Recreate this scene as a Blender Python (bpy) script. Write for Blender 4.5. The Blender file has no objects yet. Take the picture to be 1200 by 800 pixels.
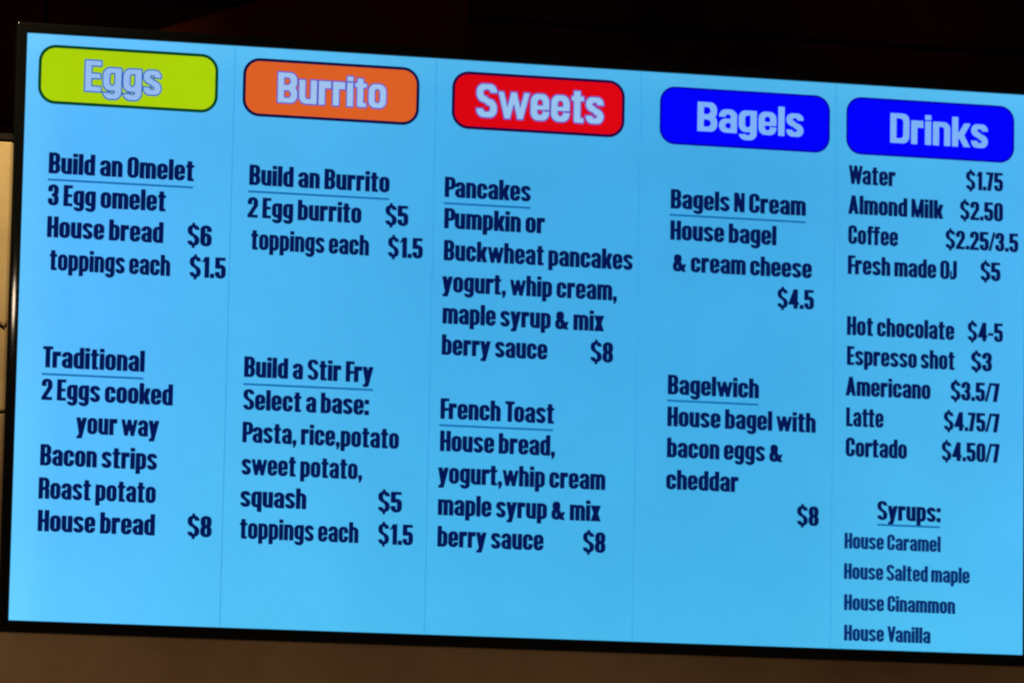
import bpy, math, random
import numpy as np
from mathutils import Matrix, Vector

random.seed(7)
sc = bpy.context.scene
col = sc.collection

# ------------------------------------------------------------------ camera
cam_d = bpy.data.cameras.new('camera')
cam = bpy.data.objects.new('camera', cam_d); col.objects.link(cam)
rows = ((0.9726156582893334, -0.23162011346979244, 0.019258875529145),
        (-0.04750982151744493, -0.11701978377681106, 0.9919925337744276),
        (-0.22751175378381477, -0.9657424569941351, -0.12481950428175874))
cam.matrix_world = Matrix.Translation((-1.29604, -5.39159, -0.68886)) @ Matrix(rows).transposed().to_4x4()
cam_d.sensor_width = 36.0
cam_d.lens = 36.0 * 5600.0 / 1200.0
cam_d.clip_start = 0.1
cam_d.clip_end = 100
cam_d.dof.use_dof = True
cam_d.dof.focus_distance = 5.40
cam_d.dof.aperture_fstop = 8.0
sc.camera = cam

# ------------------------------------------------------------------ world, lamps, exposure
w = bpy.data.worlds.new('World'); sc.world = w; w.use_nodes = True
bg = w.node_tree.nodes['Background']
bg.inputs[0].default_value = (1.0, 0.62, 0.38, 1); bg.inputs[1].default_value = 0.028
sc.view_settings.view_transform = 'Standard'
sc.view_settings.look = 'None'
sc.view_settings.exposure = 0
sc.view_settings.gamma = 1
sc.view_settings.use_curve_mapping = False
sc.cycles.filter_width = 2.2


def lamp(name, kind, loc, target, energy, color, **kw):
    d = bpy.data.lights.new(name, kind)
    d.energy = energy; d.color = color
    for k, v in kw.items():
        setattr(d, k, v)
    o = bpy.data.objects.new(name, d); col.objects.link(o)
    o.location = loc
    o.rotation_euler = (Vector(target) - Vector(loc)).to_track_quat('-Z', 'Y').to_euler()
    return o


# ceiling spot washing the wall left of the screen; a bulb across the room; an added fill low on the left for the wall below the screen
lamp('wall_washer', 'SPOT', (-1.15, -0.75, 1.35), (-0.70, 0.06, 0.37), 235.0, (1.0, 0.80, 0.40),
     spot_size=math.radians(26), spot_blend=1.0, shadow_soft_size=0.12)
lamp('room_bulb', 'POINT', (-0.114, -3.97, 0.549), (0, 0, 0), 2.6, (1.0, 0.78, 0.56), shadow_soft_size=0.042)
lamp('low_fill', 'POINT', (-2.0, -1.4, -1.9), (0, 0, 0), 72.0, (1.0, 0.75, 0.46), shadow_soft_size=0.3)  # added fill from below, softens the screen's shadow on the wall


# ------------------------------------------------------------------ helpers
def lin(c):
    c = c / 255.0
    return c / 12.92 if c <= 0.04045 else ((c + 0.055) / 1.055) ** 2.4


def rgb(r, g, b):
    return (lin(r), lin(g), lin(b), 1.0)


def surf(name, color, rough=0.5, spec=0.5, coat=0.0, noise=None, bump=0.0, scale=40.0):
    m = bpy.data.materials.new(name); m.use_nodes = True
    nt = m.node_tree; b = nt.nodes['Principled BSDF']
    b.inputs['Base Color'].default_value = color
    b.inputs['Roughness'].default_value = rough
    b.inputs['Specular IOR Level'].default_value = spec
    b.inputs['Coat Weight'].default_value = coat
    b.inputs['Coat Roughness'].default_value = 0.12
    tc = nt.nodes.new('ShaderNodeTexCoord')
    if noise:
        n = nt.nodes.new('ShaderNodeTexNoise'); n.inputs['Scale'].default_value = scale
        n.inputs['Detail'].default_value = 6
        nt.links.new(tc.outputs['Object'], n.inputs['Vector'])
        r = nt.nodes.new('ShaderNodeValToRGB')
        r.color_ramp.elements[0].position = 0.35; r.color_ramp.elements[0].color = color
        r.color_ramp.elements[1].position = 0.68; r.color_ramp.elements[1].color = noise
        nt.links.new(n.outputs['Fac'], r.inputs['Fac'])
        nt.links.new(r.outputs['Color'], b.inputs['Base Color'])
    if bump:
        n2 = nt.nodes.new('ShaderNodeTexNoise'); n2.inputs['Scale'].default_value = scale * 5
        n2.inputs['Detail'].default_value = 8
        nt.links.new(tc.outputs['Object'], n2.inputs['Vector'])
        bp = nt.nodes.new('ShaderNodeBump'); bp.inputs['Strength'].default_value = bump
        bp.inputs['Distance'].default_value = 0.002
        nt.links.new(n2.outputs['Fac'], bp.inputs['Height'])
        nt.links.new(bp.outputs['Normal'], b.inputs['Normal'])
    return m


_lit = {}


def lit(r, g, b, k=1.0):
    """a colour shown by the display: it gives off light, with the panel's own faint unevenness"""
    key = (r, g, b, k)
    if key in _lit:
        return _lit[key]
    m = bpy.data.materials.new('display_colour'); m.use_nodes = True
    nt = m.node_tree; nt.nodes.clear()
    N = nt.nodes.new; Lk = nt.links.new
    out = N('ShaderNodeOutputMaterial')
    em = N('ShaderNodeEmission'); em.inputs['Color'].default_value = rgb(r, g, b)
    tc = N('ShaderNodeTexCoord')
    n = N('ShaderNodeTexNoise'); n.inputs['Scale'].default_value = 9; n.inputs['Detail'].default_value = 2
    Lk(tc.outputs['Object'], n.inputs['Vector'])
    n2 = N('ShaderNodeTexNoise'); n2.inputs['Scale'].default_value = 110; n2.inputs['Detail'].default_value = 3
    Lk(tc.outputs['Object'], n2.inputs['Vector'])
    a = N('ShaderNodeMath'); a.operation = 'MULTIPLY_ADD'
    a.inputs[1].default_value = 0.14; a.inputs[2].default_value = 0.93
    Lk(n.outputs['Fac'], a.inputs[0])
    c = N('ShaderNodeMath'); c.operation = 'MULTIPLY_ADD'; c.inputs[1].default_value = 0.07
    Lk(n2.outputs['Fac'], c.inputs[0]); Lk(a.outputs[0], c.inputs[2])
    d = N('ShaderNodeMath'); d.operation = 'MULTIPLY'; d.inputs[1].default_value = k * 0.965
    Lk(c.outputs[0], d.inputs[0])
    Lk(d.outputs[0], em.inputs['Strength'])
    Lk(em.outputs[0], out.inputs['Surface'])
    _lit[key] = m
    return m


def panel_material():
    """liquid crystal panel showing sky blue: viewing-angle shading painted into its emission, brighter at the rim"""
    m = bpy.data.materials.new('angle_shaded_panel'); m.use_nodes = True
    nt = m.node_tree; nt.nodes.clear()
    N = nt.nodes.new; Lk = nt.links.new
    out = N('ShaderNodeOutputMaterial'); em = N('ShaderNodeEmission')
    tc = N('ShaderNodeTexCoord'); sp = N('ShaderNodeSeparateXYZ')
    Lk(tc.outputs['Object'], sp.inputs[0])

    def ramp(src, lo, hi, stops):
        mr = N('ShaderNodeMapRange'); mr.inputs[1].default_value = lo; mr.inputs[2].default_value = hi
        Lk(src, mr.inputs[0])
        r = N('ShaderNodeValToRGB'); r.color_ramp.interpolation = 'EASE'
        e = r.color_ramp.elements
        e[0].position, e[1].position = stops[0][0], stops[-1][0]
        e[0].color, e[1].color = stops[0][1], stops[-1][1]
        for p, c_ in stops[1:-1]:
            x = e.new(p); x.color = c_
        Lk(mr.outputs[0], r.inputs[0])
        return r.outputs['Color']
    cx = ramp(sp.outputs['X'], -0.605, 0.605,  # viewing-angle brightening painted across the width, strongest at the left
              [(0.0, rgb(97, 196, 255)), (0.05, rgb(86, 186, 255)), (0.22, rgb(77, 182, 241)), (0.45, rgb(68, 173, 232)),
               (0.70, rgb(66, 171, 230)), (0.90, rgb(73, 179, 236)), (1.0, rgb(76, 181, 243))])
    cz = ramp(sp.outputs['Z'], -0.337, 0.337,
              [(0.0, (1.16, 1.16, 1.06, 1)), (0.18, (1.06, 1.08, 1.02, 1)), (0.5, (1, 1, 1, 1)), (0.8, (0.99, 0.98, 0.99, 1)), (0.93, (1.06, 1.01, 1.0, 1)), (1.0, (1.35, 1.10, 1.03, 1))])
    mx = N('ShaderNodeMix'); mx.data_type = 'RGBA'; mx.blend_type = 'MULTIPLY'; mx.clamp_result = False
    mx.inputs[0].default_value = 1.0
    Lk(cx, mx.inputs[6]); Lk(cz, mx.inputs[7])
    n = N('ShaderNodeTexNoise'); n.inputs['Scale'].default_value = 7; n.inputs['Detail'].default_value = 3
    Lk(tc.outputs['Object'], n.inputs['Vector'])
    n2 = N('ShaderNodeTexNoise'); n2.inputs['Scale'].default_value = 120; n2.inputs['Detail'].default_value = 3
    Lk(tc.outputs['Object'], n2.inputs['Vector'])
    a = N('ShaderNodeMath'); a.operation = 'MULTIPLY_ADD'; a.inputs[1].default_value = 0.16; a.inputs[2].default_value = 0.895
    Lk(n.outputs['Fac'], a.inputs[0])
    c = N('ShaderNodeMath'); c.operation = 'MULTIPLY_ADD'; c.inputs[1].default_value = 0.05
    Lk(n2.outputs['Fac'], c.inputs[0]); Lk(a.outputs[0], c.inputs[2])
    Lk(mx.outputs[2], em.inputs['Color']); Lk(c.outputs[0], em.inputs['Strength'])
    Lk(em.outputs[0], out.inputs['Surface'])
    return m


def mesh_obj(name, verts, faces, mat, parent=None, smooth=False, label=None):
    me = bpy.data.meshes.new(name)
    me.from_pydata([tuple(v) for v in verts], [], [tuple(f) for f in faces])
    me.materials.append(mat)
    if smooth:
        me.polygons.foreach_set('use_smooth', [True] * len(me.polygons))
    me.update()
    o = bpy.data.objects.new(name, me); col.objects.link(o)
    if parent:
        o.parent = parent
    if label:
        o['label'] = label
    return o


def box_vf(x0, y0, z0, x1, y1, z1, bev=0.0):
    """box whose front (-y) edges are chamfered by bev"""
    b = bev
    V = [(x0 + b, y0, z0 + b), (x1 - b, y0, z0 + b), (x1 - b, y0, z1 - b), (x0 + b, y0, z1 - b),
         (x0, y0 + b, z0), (x1, y0 + b, z0), (x1, y0 + b, z1), (x0, y0 + b, z1),
         (x0, y1, z0), (x1, y1, z0), (x1, y1, z1), (x0, y1, z1)]
    F = [(0, 1, 2, 3)]
    for k in range(4):
        j = (k + 1) % 4
        if b > 0:
            F.append((k, k + 4, j + 4, j))
        F.append((k + 4, k + 8, j + 8, j + 4))
    F.append((11, 10, 9, 8))
    if b <= 0:
        V = V[:4] + V[:4] + V[8:]
        V = V[:4] + V[8:]
        F = [(0, 1, 2, 3), (7, 6, 5, 4)] + [(k, k + 4, (k + 1) % 4 + 4, (k + 1) % 4) for k in range(4)]
    return V, F


def poly_prism(pts, yf, yb, bev=0.004):
    """prism of an outline in x,z with a chamfered front edge"""
    n = len(pts)
    cx = sum(p[0] for p in pts) / n; cz = sum(p[1] for p in pts) / n
    V = []
    for (x, z) in pts:
        dx, dz = cx - x, cz - z
        V.append((x + math.copysign(bev, dx), yf, z + math.copysign(bev, dz)))
    V += [(x, yf + bev, z) for x, z in pts] + [(x, yb, z) for x, z in pts]
    F = [tuple(range(n))]
    for k in range(n):
        j = (k + 1) % n
        F += [(k, k + n, j + n, j), (k + n, k + 2 * n, j + 2 * n, j + n)]
    F.append(tuple(reversed(range(2 * n, 3 * n))))
    return V, F


# ------------------------------------------------------------------ lettering: heavy condensed grotesque
class Face:
    """letter shapes as distance fields; height of a capital is 1"""

    def __init__(s, S, Hh, w, xh, W, gap, space, step):
        s.S, s.H, s.w, s.xh, s.W, s.gap, s.space, s.step = S, Hh, w, xh, W, gap, space, step
        s.cache = {}

    def box(s, x0, y0, x1, y1, r=0.0):
        X, Y = s.X, s.Y
        rr = r if isinstance(r, tuple) else (r,) * 4          # tl tr br bl
        cx, cy = (x0 + x1) / 2, (y0 + y1) / 2
        hx, hy = (x1 - x0) / 2, (y1 - y0) / 2
        px, py = X - cx, Y - cy
        R = np.where(py > 0, np.where(px > 0, rr[1], rr[0]), np.where(px > 0, rr[2], rr[3]))
        R = np.minimum(R, min(hx, hy))
        qx, qy = np.abs(px) - hx + R, np.abs(py) - hy + R
        return np.minimum(np.maximum(qx, qy), 0) + np.hypot(np.maximum(qx, 0), np.maximum(qy, 0)) - R

    def ring(s, x0, y0, x1, y1, sq='', hs=1.0):
        W_ = x1 - x0
        ro = min(W_ * 0.44, s.S * 1.15)
        ri = max(0.01, (W_ - 2 * s.S) / 2)
        q = tuple(0.0 if k in sq else ro for k in ('tl', 'tr', 'br', 'bl'))
        qi = tuple(0.0 if k in sq else ri for k in ('tl', 'tr', 'br', 'bl'))
        h = s.H * hs
        return np.maximum(s.box(x0, y0, x1, y1, q), -s.box(x0 + s.S, y0 + h, x1 - s.S, y1 - h, qi))

    def poly(s, *p):
        d = None
        for i in range(len(p)):
            (ax, ay), (bx, by) = p[i], p[(i + 1) % len(p)]
            L = math.hypot(bx - ax, by - ay)
            e = ((s.X - ax) * (by - ay) - (s.Y - ay) * (bx - ax)) / L
            d = e if d is None else np.maximum(d, e)
        return d

    def band(s, ax, ay, bx, by, t):
        """slanted stroke with level ends, t wide measured level; a is the lower end"""
        return s.poly((ax, ay), (ax + t, ay), (bx + t, by), (bx, by))

    def ess(s, w, H, x0=0.0):
        h, S = s.H * .92, s.S
        m = H / 2; k = h + 0.105 * H; o = 0.045
        A = s.ring(x0, m - h / 2 + o, x0 + w, H)
        A = np.maximum(A, -s.box(x0 + w * 0.5, m - h, x0 + w + .2, H - k))
        Bq = s.ring(x0, 0, x0 + w, m + h / 2 - o)
        Bq = np.maximum(Bq, -s.box(x0 - .2, k, x0 + w * 0.5, m + h))
        e = h * 0.62
        c = s.poly((x0 + S * .55, m + o - e + .03), (x0 + w - S * .55, m - o - e - .03),
                   (x0 + w - S * .55, m - o + e - .03), (x0 + S * .55, m + o + e + .03))
        return np.minimum(np.minimum(A, Bq), c)

    def field(s, ch):
        S, H, w, xh, W = s.S, s.H, s.w, s.xh, s.W
        U = lambda *a: np.minimum.reduce(a)
        I = lambda *a: np.maximum.reduce(a)
        b, ring, band, poly = s.box, s.ring, s.band, s.poly
        D = 0.22
        up = lambda f, y: I(f, y - s.Y)          # keep above y
        dn = lambda f, y: I(f, s.Y - y)          # keep below y
        lf = lambda f, x: I(f, s.X - x)
        if ch == 'o': return ring(0, 0, w, xh), w
        if ch == 'n': return U(b(0, 0, S, xh), up(ring(0, -1, w, xh, 'tl'), 0)), w
        if ch == 'h': return U(b(0, 0, S, 1), up(ring(0, -1, w, xh, 'tl'), 0)), w
        if ch == 'm':
            v = w * 0.98 - S
            return U(b(0, 0, S, xh), up(ring(0, -1, v + S, xh, 'tl'), 0), up(ring(v, -1, 2 * v + S, xh), 0),
                     b(v, 0, v + S, xh - H)), 2 * v + S
        if ch == 'u': return U(b(w - S, 0, w, xh), dn(ring(0, 0, w, xh + 1, 'br'), xh)), w
        if ch == 'r':
            rw = S + w * 0.36
            return U(b(0, 0, S, xh), b(S * .8, xh - H * 1.55, rw, xh, (0, 0, 0, 0)),
                     ), rw
        if ch == 'b': return U(b(0, 0, S, 1), ring(0, 0, w, xh, 'tl bl')), w
        if ch == 'd': return U(b(w - S, 0, w, 1), ring(0, 0, w, xh, 'tr br')), w
        if ch == 'p': return U(b(0, -D, S, xh), ring(0, 0, w, xh, 'tl bl')), w
        if ch == 'q': return U(b(w - S, -D, w, xh), ring(0, 0, w, xh, 'tr br')), w
        if ch == 'g':
            hook = I(ring(0, -D, w, xh), s.Y + 0.045)
            return U(ring(0, 0.06, w, xh, 'tr'), b(w - S, -0.06, w, xh), hook), w
        if ch == 'a':
            top = up(ring(0, 0, w, xh), xh - 0.24)
            return U(top, b(w - S, 0, w, xh - .14), ring(0, 0, w, xh * .59, 'tr br', .9)), w
        if ch == 'e':
            f = U(ring(0, 0, w, xh), b(S * .5, xh * .42, w - S * .5, xh * .42 + H * .72), b(w - S, xh * .42, w, xh * .6))
            return I(f, -b(w - S * 1.02, xh * .32, w + .2, xh * .42)), w
        if ch == 'c':
            return I(ring(0, 0, w, xh), -b(w - S * 1.05, xh * .38, w + .2, xh * .60)), w
        if ch == 's': return s.ess(w * .96, xh), w * .96
        if ch == 't':
            x = w * .13; a = w * .2
            return U(b(x, 0, x + S, .95, (0, 0, 0, S * .5)), b(0, xh - H * .85, x + S + a, xh), b(x, 0, x + S + a * .9, H * .85, (0, 0, 0, S * .5))), x + S + a
        if ch == 'f':
            x = w * .12; a = w * .22
            return U(b(x, 0, x + S, 1, (S * .6, 0, 0, 0)), b(0, xh - H * .85, x + S + a, xh), b(x, 1 - H, x + S + a, 1, (S * .6, 0, 0, 0))), x + S + a
        if ch == 'i': return U(b(0, 0, S, xh), b(0, xh + .07, S, 1)), S
        if ch == 'l': return b(0, 0, S, 1), S
        if ch == 'k':
            t = S * 1.05
            return U(b(0, 0, S, 1), band(S * .7, xh * .34, w - t * .85, xh, t), band(w - t + .02, 0, S * .75, xh * .62, t)), w + .02
        if ch == 'x':
            t = S * 1.1; v = w * 1.0
            return U(band(0, 0, v - t, xh, t), band(v - t, 0, 0, xh, t)), v
        if ch == 'y':
            t = S * 1.0; v = w * 1.06; m = v / 2
            return U(band(m - t * .55, 0, 0, xh, t), band(m - t * .85, -D * .9, v - t, xh, t), b(.03, -D, m, -D + H * .9)), v
        if ch == 'v' or ch == 'w':
            t = S * .80; v = w * .98; m = (v - t) / 2
            one = lambda o: U(band(o + m, 0, o, xh, t), band(o + m, 0, o + v - t, xh, t))
            if ch == 'v': return one(0), v
            return U(one(0), one(v - t)), 2 * v - t
        # capitals
        if ch == 'B': return U(b(0, 0, S, 1), ring(0, 0, W, .5 + H * .42, 'tl bl'), ring(0, .5 - H * .42, W * .98, 1, 'tl bl')), W
        if ch == 'D': return U(b(0, 0, S, 1), ring(0, 0, W, 1, 'tl bl')), W
        if ch == 'P': return U(b(0, 0, S, 1), ring(0, .38, W, 1, 'tl bl')), W
        if ch == 'R': return U(b(0, 0, S, 1), ring(0, .42, W, 1, 'tl bl'), b(W - S, 0, W, .5, (0, S * .6, 0, 0))), W
        if ch == 'O' or ch == '0': return ring(0, 0, W * (1 if ch == 'O' else .95), 1), W * (1 if ch == 'O' else .95)
        if ch == 'C': return I(ring(0, 0, W, 1), -b(W - S * 1.05, .38, W + .2, .62)), W
        if ch == 'E': v = W * .80; return U(b(0, 0, S, 1), b(0, 0, v, H), b(0, 1 - H, v, 1), b(0, .5 - H * .45, v * .94, .5 + H * .5)), v
        if ch == 'F': v = W * .80; return U(b(0, 0, S, 1), b(0, 1 - H, v, 1), b(0, .46 - H * .45, v * .92, .46 + H * .5)), v
        if ch == 'L': v = W * .76; return U(b(0, 0, S, 1), b(0, 0, v, H)), v
        if ch == 'H': return U(b(0, 0, S, 1), b(W - S, 0, W, 1), b(0, .5 - H * .5, W, .5 + H * .5)), W
        if ch == 'T': v = W * .88; return U(b((v - S) / 2, 0, (v + S) / 2, 1), b(0, 1 - H, v, 1)), v
        if ch == 'N': return U(b(0, 0, S * .82, 1), b(W - S * .82, 0, W, 1), band(W - S * 1.0, 0, 0, 1, S * 1.0)), W
        if ch == 'M':
            v = W * 1.32; t = S * .8; m = (v - t) / 2
            return U(b(0, 0, t, 1), b(v - t, 0, v, 1), band(m, 0, t * .1, 1, t), band(m, 0, v - t * 1.1, 1, t)), v
        if ch == 'A':
            v = W * 1.10; t = S * .95; m = (v - t) / 2
            return U(band(0, 0, m, 1, t), band(v - t, 0, m, 1, t), b(v * .25, .18, v * .75, .18 + H * .85)), v
        if ch == 'V':
            v = W * 1.08; t = S * .95; m = (v - t) / 2
            return U(band(m, 0, 0, 1, t), band(m, 0, v - t, 1, t)), v
        if ch == 'W':
            v = W * .92; t = S * .80; m = (v - t) / 2
            one = lambda o: U(band(o + m, 0, o, 1, t), band(o + m, 0, o + v - t, 1, t))
            return U(one(0), one(v - t)), 2 * v - t
        if ch == 'S': return s.ess(W, 1), W
        if ch == 'J': v = W * .72; return U(b(v - S, .2, v, 1), I(ring(-S * .6, 0, v, 1.6), s.Y - .45, -s.X), b(0, 0, v * .5, H)), v
        # figures
        v = W * .95
        if ch == '1': v = S + .13; return U(b(v - S, 0, v, 1), poly((0, .72), (v - S + .01, .80), (v - S + .08, 1), (v - S, 1))), v
        if ch == '2':
            return U(up(ring(0, .3, v, 1), .66), b(v - S, .56, v, .72), band(0, H * .9, v - S * 1.0, .60, S * 1.02), b(0, 0, v, H), b(0, 0, S, H * 1.1)), v
        if ch == '3':
            f = U(ring(0, 0, v, .5 + H * .42), ring(0, .5 - H * .42, v * .98, 1))
            f = I(f, -b(-.2, .33, S + .01, .67))
            return U(f, b(v * .35, .5 - H * .42, v * .6, .5 + H * .42)), v
        if ch == '4':
            v = W * 1.02
            return U(b(v - S - .06, 0, v - .06, 1), b(0, .2, v, .2 + H), I(band(0, .24, v - S * 1.3, 1, S * .85), s.X - v + .06)), v
        if ch == '5':
            return U(I(ring(0, 0, v, .66), -b(-.2, .30, S + .01, .9)), b(0, .48, S, 1), b(0, 1 - H, v * .96, 1), b(0, .47, S * 1.15, .56)), v
        if ch == '6': return U(ring(0, 0, v, .62), I(ring(0, 0, v, 1), -b(v - S * 1.05, .3, v + .2, .70))), v
        if ch == '7': v = W * .80; return U(b(0, 1 - H, v, 1), band(v * .16, 0, v - S * 1.0, 1 - H * .5, S)), v
        if ch == '8': return U(ring(0, 0, v, .5 + H * .42), ring(v * .02, .5 - H * .42, v * .98, 1)), v
        if ch == '$':
            f = s.ess(W, 1); c = W / 2; q = S * .28
            return U(f, b(c - q, -.11, c + q, .1), b(c - q, .9, c + q, 1.1)), W
        if ch == '&':
            v = W * 1.32; r = W * .92
            return U(ring(0, 0, r, .52), ring(.05, .44, r * .9, .88), band(v - S * 1.05, 0, S * .5, .56, S * 1.0),
                     band(v - S * 1.3, .1, v - S * .75, .38, S * .7)), v
        if ch == '.': return b(0, 0, S * .92, S), S * .88
        if ch == ',': return U(b(0, 0, S * .9, S), poly((S * .1, -.15), (S * .5, -.15), (S * .9, .02), (S * .3, .02))), S * .9
        if ch == ':': return U(b(0, 0, S, S * 1.05), b(0, xh - S * 1.15, S, xh - .02)), S
        if ch == '/': v = W * .72; return band(0, 0, v - S * .62, 1, S * .62), v
        if ch == '-': return b(0, .32, W * .55, .32 + H), W * .55
        raise ValueError(ch)

    def glyph(s, ch, off=0.0):
        key = (ch, off)
        if key in s.cache:
            return s.cache[key]
        st = s.step
        xs = np.arange(-0.12, 1.75, st); ys = np.arange(-0.36, 1.26, st)
        s.X, s.Y = np.meshgrid(xs, ys)
        f, adv = s.field(ch)
        f = f - off
        f = np.where(np.abs(f) < 1e-5, 1e-5, f)
        ins = f < 0
        V, F, idx = [], [], {}

        def vid(p):
            q = (round(p[0], 5), round(p[1], 5))
            if q not in idx:
                idx[q] = len(V); V.append(q)
            return idx[q]
        full = ins[:-1, :-1] & ins[1:, :-1] & ins[:-1, 1:] & ins[1:, 1:]
        any_ = (ins[:-1, :-1] | ins[1:, :-1] | ins[:-1, 1:] | ins[1:, 1:]) & ~full
        # full cells merged into long rectangles
        runs = {}
        for j in range(full.shape[0]):
            row = full[j]; i = 0; new = {}
            while i < len(row):
                if row[i]:
                    k = i
                    while k < len(row) and row[k]: k += 1
                    new[(i, k)] = runs.pop((i, k), j)
                    i = k
                else:
                    i += 1
            for (a, c), j0 in runs.items():
                F.append([vid((xs[a], ys[j0])), vid((xs[c], ys[j0])), vid((xs[c], ys[j])), vid((xs[a], ys[j]))])
            runs = new
        for j, i in zip(*np.nonzero(any_)):
            C4 = [(xs[i], ys[j], f[j, i]), (xs[i + 1], ys[j], f[j, i + 1]),
                  (xs[i + 1], ys[j + 1], f[j + 1, i + 1]), (xs[i], ys[j + 1], f[j + 1, i])]
            P = []
            for k in range(4):
                ax, ay, av = C4[k]; bx, by, bv = C4[(k + 1) % 4]
                if av < 0: P.append((ax, ay))
                if (av < 0) != (bv < 0):
                    t = av / (av - bv); P.append((ax + t * (bx - ax), ay + t * (by - ay)))
            ids = []
            for p in P:
                q = vid(p)
                if not ids or (q != ids[-1] and q != ids[0]): ids.append(q)
            if len(ids) >= 3: F.append(ids)
        s.cache[key] = (np.array(V).reshape(-1, 2), F, adv)
        return s.cache[key]

    def kern(s, a, b):
        k = 0.0
        if a in 'TFVWP' and b in 'aeouyr': k -= .06
        if a in 'ryw' and b in ',.': k -= .05
        if a in 'tfr' and b in 'tf': k -= .03
        if a == '.' and b == '7': k -= .06
        if a == '/' or b == '/': k -= .05
        if a in 'wyvk' or b in 'wyvx': k -= .02
        if a == 'L' and b in 'a': k -= .02
        return k

    def text(s, txt, u0, u1, v, cap, depth, off=0.0):
        x = 0.0; V, F = [], []; places = []
        for n, ch in enumerate(txt):
            if ch == ' ':
                x += s.space - s.gap * .5; continue
            if n: x += s.kern(txt[n - 1], ch)
            adv = s.glyph(ch, 0.0)[2]
            places.append((ch, x)); x += adv + s.gap
        total = x - s.gap
        k = (u1 - u0) / total
        for ch, x0 in places:
            gv, gf, _ = s.glyph(ch, off)
            o = len(V)
            V += [(u0 + (x0 + a) * k, depth, v + c * cap) for a, c in gv]
            F += [[i + o for i in q] for q in gf]
        return V, F


body = Face(S=0.202, Hh=0.132, w=0.480, xh=0.765, W=0.505, gap=0.052, space=0.205, step=0.026)
head = Face(S=0.205, Hh=0.140, w=0.635, xh=0.79, W=0.70, gap=0.095, space=0.3, step=0.016)

# ------------------------------------------------------------------ the setting: walls
wall_mat = surf('ochre_wall_paint', (0.50, 0.36, 0.20, 1), 0.75, 0.3, noise=(0.40, 0.27, 0.15, 1), bump=0.35, scale=14)
wall_mat2 = surf('brown_wall_board', (0.40, 0.26, 0.15, 1), 0.75, 0.3, noise=(0.30, 0.185, 0.11, 1), bump=0.3, scale=9)
joint_mat = surf('dark_joint', (0.025, 0.012, 0.008, 1), 0.9, 0.1)
dark_mat = surf('dark_stained_timber', (0.12, 0.026, 0.018, 1), 0.9, 0.05, noise=(0.03, 0.008, 0.008, 1), bump=0.3, scale=3.5)
beam_mat = surf('red_brown_timber', (0.17, 0.028, 0.010, 1), 0.9, 0.05, noise=(0.10, 0.024, 0.010, 1), bump=0.3, scale=8)

WY = 0.060
cap_mat = surf('near_black_trim', (0.012, 0.008, 0.006, 1), 0.8, 0.2, noise=(0.006, 0.004, 0.003, 1), bump=0.2)
root = bpy.data.objects.new('back_wall', None); col.objects.link(root)
root['kind'] = 'structure'
root['label'] = 'ochre and brown panelled wall behind and below the menu screen'
mesh_obj('joint_backing', *box_vf(-2.6, WY + 0.012, -1.6, 2.6, WY + 0.10, 0.214), joint_mat, root)
top = 0.2195
mesh_obj('wall_panel', *poly_prism([(-0.86, 0.060), (-0.655, 0.050), (-0.6205, 0.010), (-0.603, -0.0006), (-0.05, -0.0006), (-0.05, top), (-0.86, top)], WY, WY + 0.09, 0.0015), wall_mat, root)
mesh_obj('wall_panel', *poly_prism([(-0.86, -0.0925), (-0.05, -0.0925), (-0.05, -0.0046), (-0.604, -0.0046), (-0.6225, 0.006), (-0.657, 0.046), (-0.86, 0.056)], WY + .001, WY + 0.09, 0.0015), wall_mat, root)
mesh_obj('wall_panel', *poly_prism([(-0.86, -1.55), (2.6, -1.55), (2.6, -0.0965), (-0.86, -0.0965)], WY + .0005, WY + 0.09, 0.0015), wall_mat2, root)
mesh_obj('wall_panel', *poly_prism([(-0.046, -0.0925), (2.6, -0.0925), (2.6, top), (-0.046, top)], WY, WY + 0.09, 0.0015), wall_mat, root)
mesh_obj('wall_panel', *poly_prism([(-2.6, -0.30), (-0.864, -0.30), (-0.864, top), (-2.6, top)], WY, WY + 0.09, 0.0015), wall_mat, root)
mesh_obj('wall_panel', *poly_prism([(-2.6, -1.55), (-0.864, -1.55), (-0.864, -0.304), (-2.6, -0.304)], WY, WY + 0.09, 0.0015), wall_mat2, root)
mesh_obj('capping_strip', *box_vf(-2.6, WY - 0.001, 0.2215, 2.6, WY + 0.12, 0.229, 0.001), cap_mat, root)

up_root = bpy.data.objects.new('upper_wall', None); col.objects.link(up_root)
up_root['kind'] = 'structure'
up_root['label'] = 'near-black timber boarded wall above the menu screen'
mesh_obj('backing', *box_vf(-3.5, 0.93, -0.4, 3.5, 1.0, 2.2), joint_mat, up_root)
z = 0.10
k = 0
while z < 2.1:
    hgt = random.uniform(0.13, 0.19)
    x = -3.4
    while x < 3.4:
        wd = random.uniform(1.3, 2.1)
        dy = random.uniform(0, 0.012)
        mesh_obj('board', *box_vf(x, 0.88 + dy, z, min(x + wd, 3.45), 0.94, z + hgt - 0.006, 0.003), dark_mat, up_root)
        x += wd + 0.005
    z += hgt

# a slanting timber brace in front of the dark boards
br = mesh_obj('timber_brace', *poly_prism([(-0.46, 0.30), (0.004, 0.30), (0.004, 0.560), (-0.024, 0.562), (-0.46, 0.400)], 0.40, 0.52, 0.004), beam_mat)
br['kind'] = 'structure'
br['label'] = 'dim red-brown slanting timber above the upper edge of the screen'

# ------------------------------------------------------------------ the display
SW, SH = 0.605, 0.33718
tv = bpy.data.objects.new('menu_display', None); col.objects.link(tv)
tv.location = (0, 0, 0)
tv['label'] = 'wall-mounted flat screen in a thin black frame showing a blue five-column café menu'
tv['category'] = 'menu screen'

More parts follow.
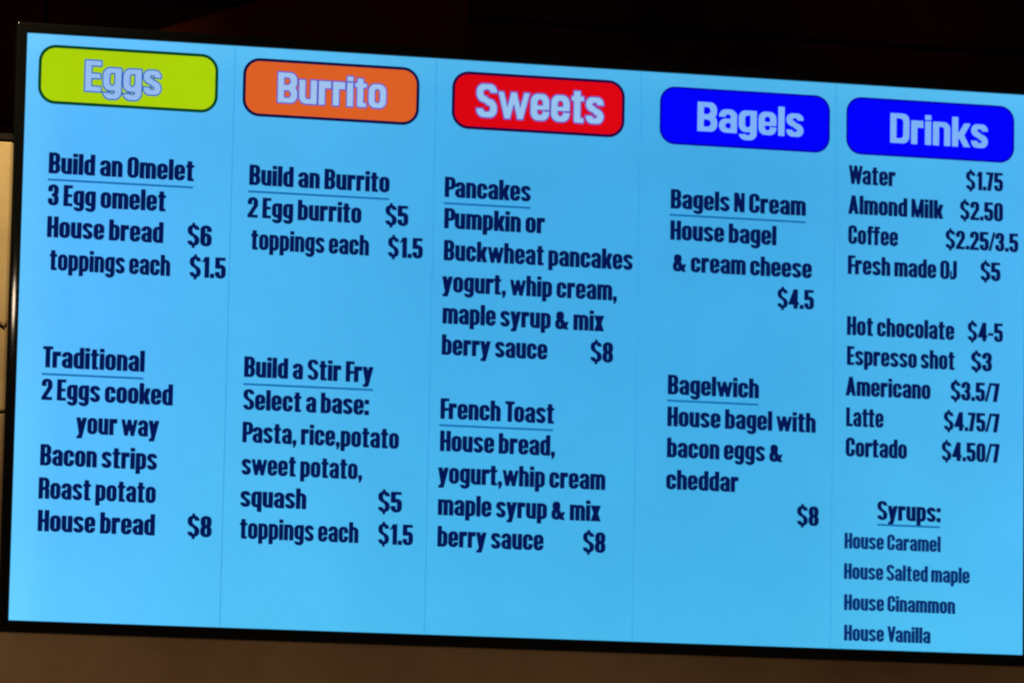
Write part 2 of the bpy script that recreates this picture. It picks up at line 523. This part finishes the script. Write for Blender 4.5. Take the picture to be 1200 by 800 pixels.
frame_mat = surf('glossy_black_plastic', (0.004, 0.0045, 0.005, 1), 0.045, 0.5)
house_mat = surf('matt_black_plastic', (0.02, 0.02, 0.02, 1), 0.6, 0.3, noise=(0.015, 0.015, 0.016, 1), bump=0.2, scale=60)
steel_mat = surf('dark_steel', (0.08, 0.08, 0.085, 1), 0.45, 0.5)
steel_mat.node_tree.nodes['Principled BSDF'].inputs['Metallic'].default_value = 1.0

mesh_obj('screen_panel', [(-SW, 0, -SH), (SW, 0, -SH), (SW, 0, SH), (-SW, 0, SH)], [(0, 1, 2, 3)], panel_material(), tv)

# frame: one profile (distance outward, depth) swept round the panel; the bottom rail is a little deeper
prof = [(0.0, 0.004), (0.0, -0.0022), (0.0003, -0.0032), (0.0012, -0.0042)]
for q in range(0, 9):
    t = q / 8
    prof.append((0.0020 + 0.0080 * t, -0.0046 - 0.00003 * math.sin(math.pi * t)))
prof += [(0.0110, -0.0042), (0.0117, -0.0034), (0.0120, -0.0022), (0.0120, 0.004), (0.0120, 0.024), (0.0100, 0.026)]
V, F = [], []
corners = [(-1, -1), (1, -1), (1, 1), (-1, 1)]
R0 = 0.0012
ring_pts = []
for ci, (sx, sz) in enumerate(corners):
    for q in range(4):
        ang0 = {0: math.pi, 1: 1.5 * math.pi, 2: 0.0, 3: 0.5 * math.pi}[ci]
        ring_pts.append((sx, sz, ang0 + q / 3 * math.pi / 2))
for (sx, sz, a) in ring_pts:
    for d, y in prof:
        r = min(d, R0)
        dz = d * (1.16 if sz < 0 else 1.0)
        x_ = sx * (SW + d - r) + r * math.cos(a)
        z_ = sz * (SH + dz - r) + r * math.sin(a)
        V.append((x_, y, z_))
n, m = len(ring_pts), len(prof)
for i in range(n):
    for j in range(m - 1):
        i2 = (i + 1) % n
        F.append((i * m + j, i * m + j + 1, i2 * m + j + 1, i2 * m + j))
mesh_obj('screen_frame', V, [tuple(reversed(f)) for f in F], frame_mat, tv, smooth=True)
mesh_obj('back_cover', *box_vf(-SW - .0100, 0.004, -SH - .012, SW + .0100, 0.0262, SH + .0100), house_mat, tv)
mesh_obj('rear_housing', *box_vf(-0.42, 0.0264, -0.26, 0.42, 0.047, 0.16), house_mat, tv)
mesh_obj('wall_bracket', *box_vf(-0.20, 0.0472, -0.14, 0.20, 0.0598, 0.10), steel_mat, tv)

# column rules
rule = lit(60, 164, 232)
for u in (-0.3626, -0.1232, 0.1250, 0.3662):
    mesh_obj('column_rule', [(u - .0006, -.0003, -SH + .001), (u + .0006, -.0003, -SH + .001), (u + .0006, -.0003, SH - .001), (u - .0006, -.0003, SH - .001)],
             [(0, 1, 2, 3)], rule, tv)


def round_rect(x0, z0, x1, z1, r, y, n=10):
    V = []
    for cx, cz, a0 in ((x1 - r, z0 + r, -90), (x1 - r, z1 - r, 0), (x0 + r, z1 - r, 90), (x0 + r, z0 + r, 180)):
        for q in range(n + 1):
            a = math.radians(a0 + 90 * q / n)
            V.append((cx + r * math.cos(a), y, cz + r * math.sin(a)))
    return V


badges = [
    # word, left, right, bottom, top, border width, border, fill, letters u0 u1 v cap, letter colour, outline colour
    ('Eggs', -.5909, -.3817, .2565, .3254, .0035, (0, 66, 34), (171, 209, 10), (-.5365, -.4490, .2742, .0350), (150, 188, 240), (22, 92, 186), 'yellow-green'),
    ('Burrito', -.3526, -.1431, .2560, .3246, .0035, (12, 10, 66), (219, 96, 38), (-.3110, -.1832, .2745, .0345), (160, 194, 238), (92, 84, 196), 'orange'),
    ('Sweets', -.1039, .1054, .2558, .3242, .0035, (36, 4, 62), (218, 6, 18), (-.0740, .0790, .2715, .0385), (150, 194, 238), (110, 78, 186), 'red'),
    ('Bagels', .1483, .3588, .2520, .3214, .0022, (6, 0, 158), (2, 2, 252), (.1950, .3252, .2702, .0342), (124, 176, 246), None, 'blue'),
    ('Drinks', .3791, .5908, .2530, .3226, .0022, (6, 0, 158), (2, 2, 252), (.4345, .5565, .2700, .0350), (124, 176, 246), None, 'blue'),
]
for word, x0, x1, z0, z1, bw, bc, fc, (u0, u1, v, cap), lc, oc, cname in badges:
    P = round_rect(x0 + bw, z0 + bw, x1 - bw, z1 - bw, .0165, -.0006)
    bd = mesh_obj('heading_badge', P, [tuple(range(len(P)))], lit(*fc), tv, label=cname + ' rounded heading reading ' + word)
    Q = round_rect(x0, z0, x1, z1, .0165 + bw, -.0004)
    mesh_obj('badge_border', Q, [tuple(range(len(Q)))], lit(*bc), bd)
    if oc:
        V, F = head.text(word, u0, u1, v, cap, -.0008, off=0.052)
        mesh_obj('letter_outline', V, F, lit(*oc), bd)
    V, F = head.text(word, u0, u1, v, cap, -.0010, off=0.010 if oc else 0.014)
    mesh_obj('lettering', V, F, lit(*lc), bd)

LINES = [
    ("Build an Omelet", 1, -575.4, -407.0, 176.0), ("3 Egg omelet", 1, -575.2, -438.9, 139.0), ("House bread", 1, -575.0, -440.8, 102.1),
    ("$6", 1, -412.4, -384.5, 101.0), ("toppings each", 1, -570.9, -431.8, 64.3), ("$1.5", 1, -408.9, -367.0, 64.5),
    ("Traditional", 1, -575.2, -458.2, -47.7), ("2 Eggs cooked", 1, -575.5, -424.5, -85.0), ("your way", 1, -534.7, -439.3, -122.0),
    ("Bacon strips", 1, -574.6, -440.6, -159.9), ("Roast potato", 1, -575.3, -441.0, -197.9), ("House bread", 1, -575.1, -441.0, -234.9),
    ("$8", 1, -403.0, -375.3, -234.6),
    ("Build an Burrito", 2, -342.0, -176.4, 175.5), ("2 Egg burrito", 2, -343.0, -209.0, 137.5), ("$5", 2, -180.1, -153.2, 137.1),
    ("toppings each", 2, -338.0, -199.1, 100.2), ("$1.5", 2, -176.2, -135.1, 99.9), ("Build a Stir Fry", 2, -342.1, -190.5, -48.0),
    ("Select a base:", 2, -342.1, -194.7, -85.9), ("Pasta, rice,potato", 2, -342.1, -158.5, -123.6), ("sweet potato,", 2, -342.0, -201.0, -160.9),
    ("squash", 2, -342.5, -265.8, -197.9), ("$5", 2, -181.0, -153.3, -197.3), ("toppings each", 2, -342.1, -203.7, -234.5),
    ("$1.5", 2, -180.1, -139.3, -234.8),
    ("Pancakes", 3, -110.1, -7.0, 174.1), ("Pumpkin or", 3, -109.9, 10.7, 137.2), ("Buckwheat pancakes", 3, -109.6, 118.0, 99.5),
    ("yogurt, whip cream,", 3, -110.8, 99.4, 62.3), ("maple syrup & mix", 3, -109.5, 84.5, 25.2), ("berry sauce", 3, -109.7, 16.6, -11.4),
    ("$8", 3, 69.1, 96.0, -11.3), ("French Toast", 3, -109.6, 26.2, -86.2), ("House bread,", 3, -109.3, 27.9, -123.9),
    ("yogurt,whip cream", 3, -111.0, 89.3, -161.3), ("maple syrup & mix", 3, -110.2, 84.3, -198.3), ("berry sauce", 3, -110.0, 16.2, -234.9),
    ("$8", 3, 63.9, 90.6, -235.0),
    ("Bagels N Cream", 4, 163.6, 329.8, 175.5), ("House bagel", 4, 163.7, 293.8, 138.2), ("& cream cheese", 4, 167.4, 338.1, 100.8),
    ("$4.5", 4, 296.4, 341.2, 63.7), ("Bagelwich", 4, 163.5, 274.7, -45.2), ("House bagel with", 4, 163.5, 345.1, -82.9),
    ("bacon eggs &", 4, 163.6, 305.0, -119.6), ("cheddar", 4, 163.2, 251.1, -157.2), ("$8", 4, 323.8, 350.1, -193.5),
    ("Water", 5, 383.0, 441.1, 217.1), ("$1.75", 5, 530.2, 576.6, 218.3), ("Almond Milk", 5, 382.8, 501.4, 181.0),
    ("$2.50", 5, 522.9, 576.8, 181.8), ("Coffee", 5, 383.2, 445.0, 144.9), ("$2.25/3.5", 5, 505.0, 596.5, 145.6),
    ("Fresh made OJ", 5, 383.1, 519.2, 108.6), ("$5", 5, 549.3, 574.1, 109.3), ("Hot chocolate", 5, 382.8, 516.6, 35.6),
    ("$4-5", 5, 533.7, 577.8, 36.0), ("Espresso shot", 5, 383.2, 517.4, -0.2), ("$3", 5, 538.3, 564.1, 0.1),
    ("Americano", 5, 382.0, 487.3, -36.8), ("$3.5/7", 5, 512.9, 574.0, -36.3), ("Latte", 5, 383.0, 429.1, -73.4),
    ("$4.75/7", 5, 504.7, 574.3, -72.8), ("Cortado", 5, 382.8, 458.6, -109.2), ("$4.50/7", 5, 502.3, 574.5, -109.0),
    ("Syrups:", 5, 422.8, 501.3, -183.0), ("House Caramel", 6, 382.5, 501.6, -218.5), ("House Salted maple", 6, 382.3, 538.1, -254.5),
    ("House Cinammon", 6, 382.8, 520.3, -291.2), ("House Vanilla", 6, 383.2, 489.8, -327.2),
]
UNDER = {"Build an Omelet": (-576.2, -407.8, 168.5), "Traditional": (-575.9, -459.0, -55.6), "Build an Burrito": (-343.3, -176.3, 167.6),
         "Build a Stir Fry": (-342.8, -190.3, -56.5), "Pancakes": (-111.0, -6.9, 166.5), "French Toast": (-111.0, 25.3, -94.0),
         "Bagels N Cream": (162.2, 329.9, 167.6), "Bagelwich": (162.5, 274.3, -52.8), "Syrups:": (422.8, 500.8, -189.0)}
CAP = {1: 24.0, 2: 23.5, 3: 23.7, 4: 22.9, 5: 22.2, 6: 18.4}
ink = lit(4, 22, 84)
ink_small = lit(8, 46, 112)
line_ink = lit(14, 104, 172)
where = {1: 'eggs', 2: 'burrito', 3: 'sweets', 4: 'bagels', 5: 'drinks', 6: 'drinks'}
for txt, c, u0, u1, v in LINES:
    V, F = body.text(txt, u0 / 1e3, u1 / 1e3, v / 1e3, CAP[c] / 1e3, -.0005, off=0.011)
    name = 'price' if txt[0] == '$' else ('menu_heading' if txt in UNDER else 'menu_line')
    o = mesh_obj(name, V, F, ink_small if c == 6 else ink, tv, label='navy text reading ' + txt + ' in the ' + where[c] + ' column')
    if txt in UNDER:
        a, b_, z_ = (q / 1e3 for q in UNDER[txt])
        mesh_obj('underline', [(a, -.0007, z_ - .0011), (b_, -.0007, z_ - .0011), (b_, -.0007, z_ + .0011), (a, -.0007, z_ + .0011)],
                 [(0, 1, 2, 3)], line_ink, o)
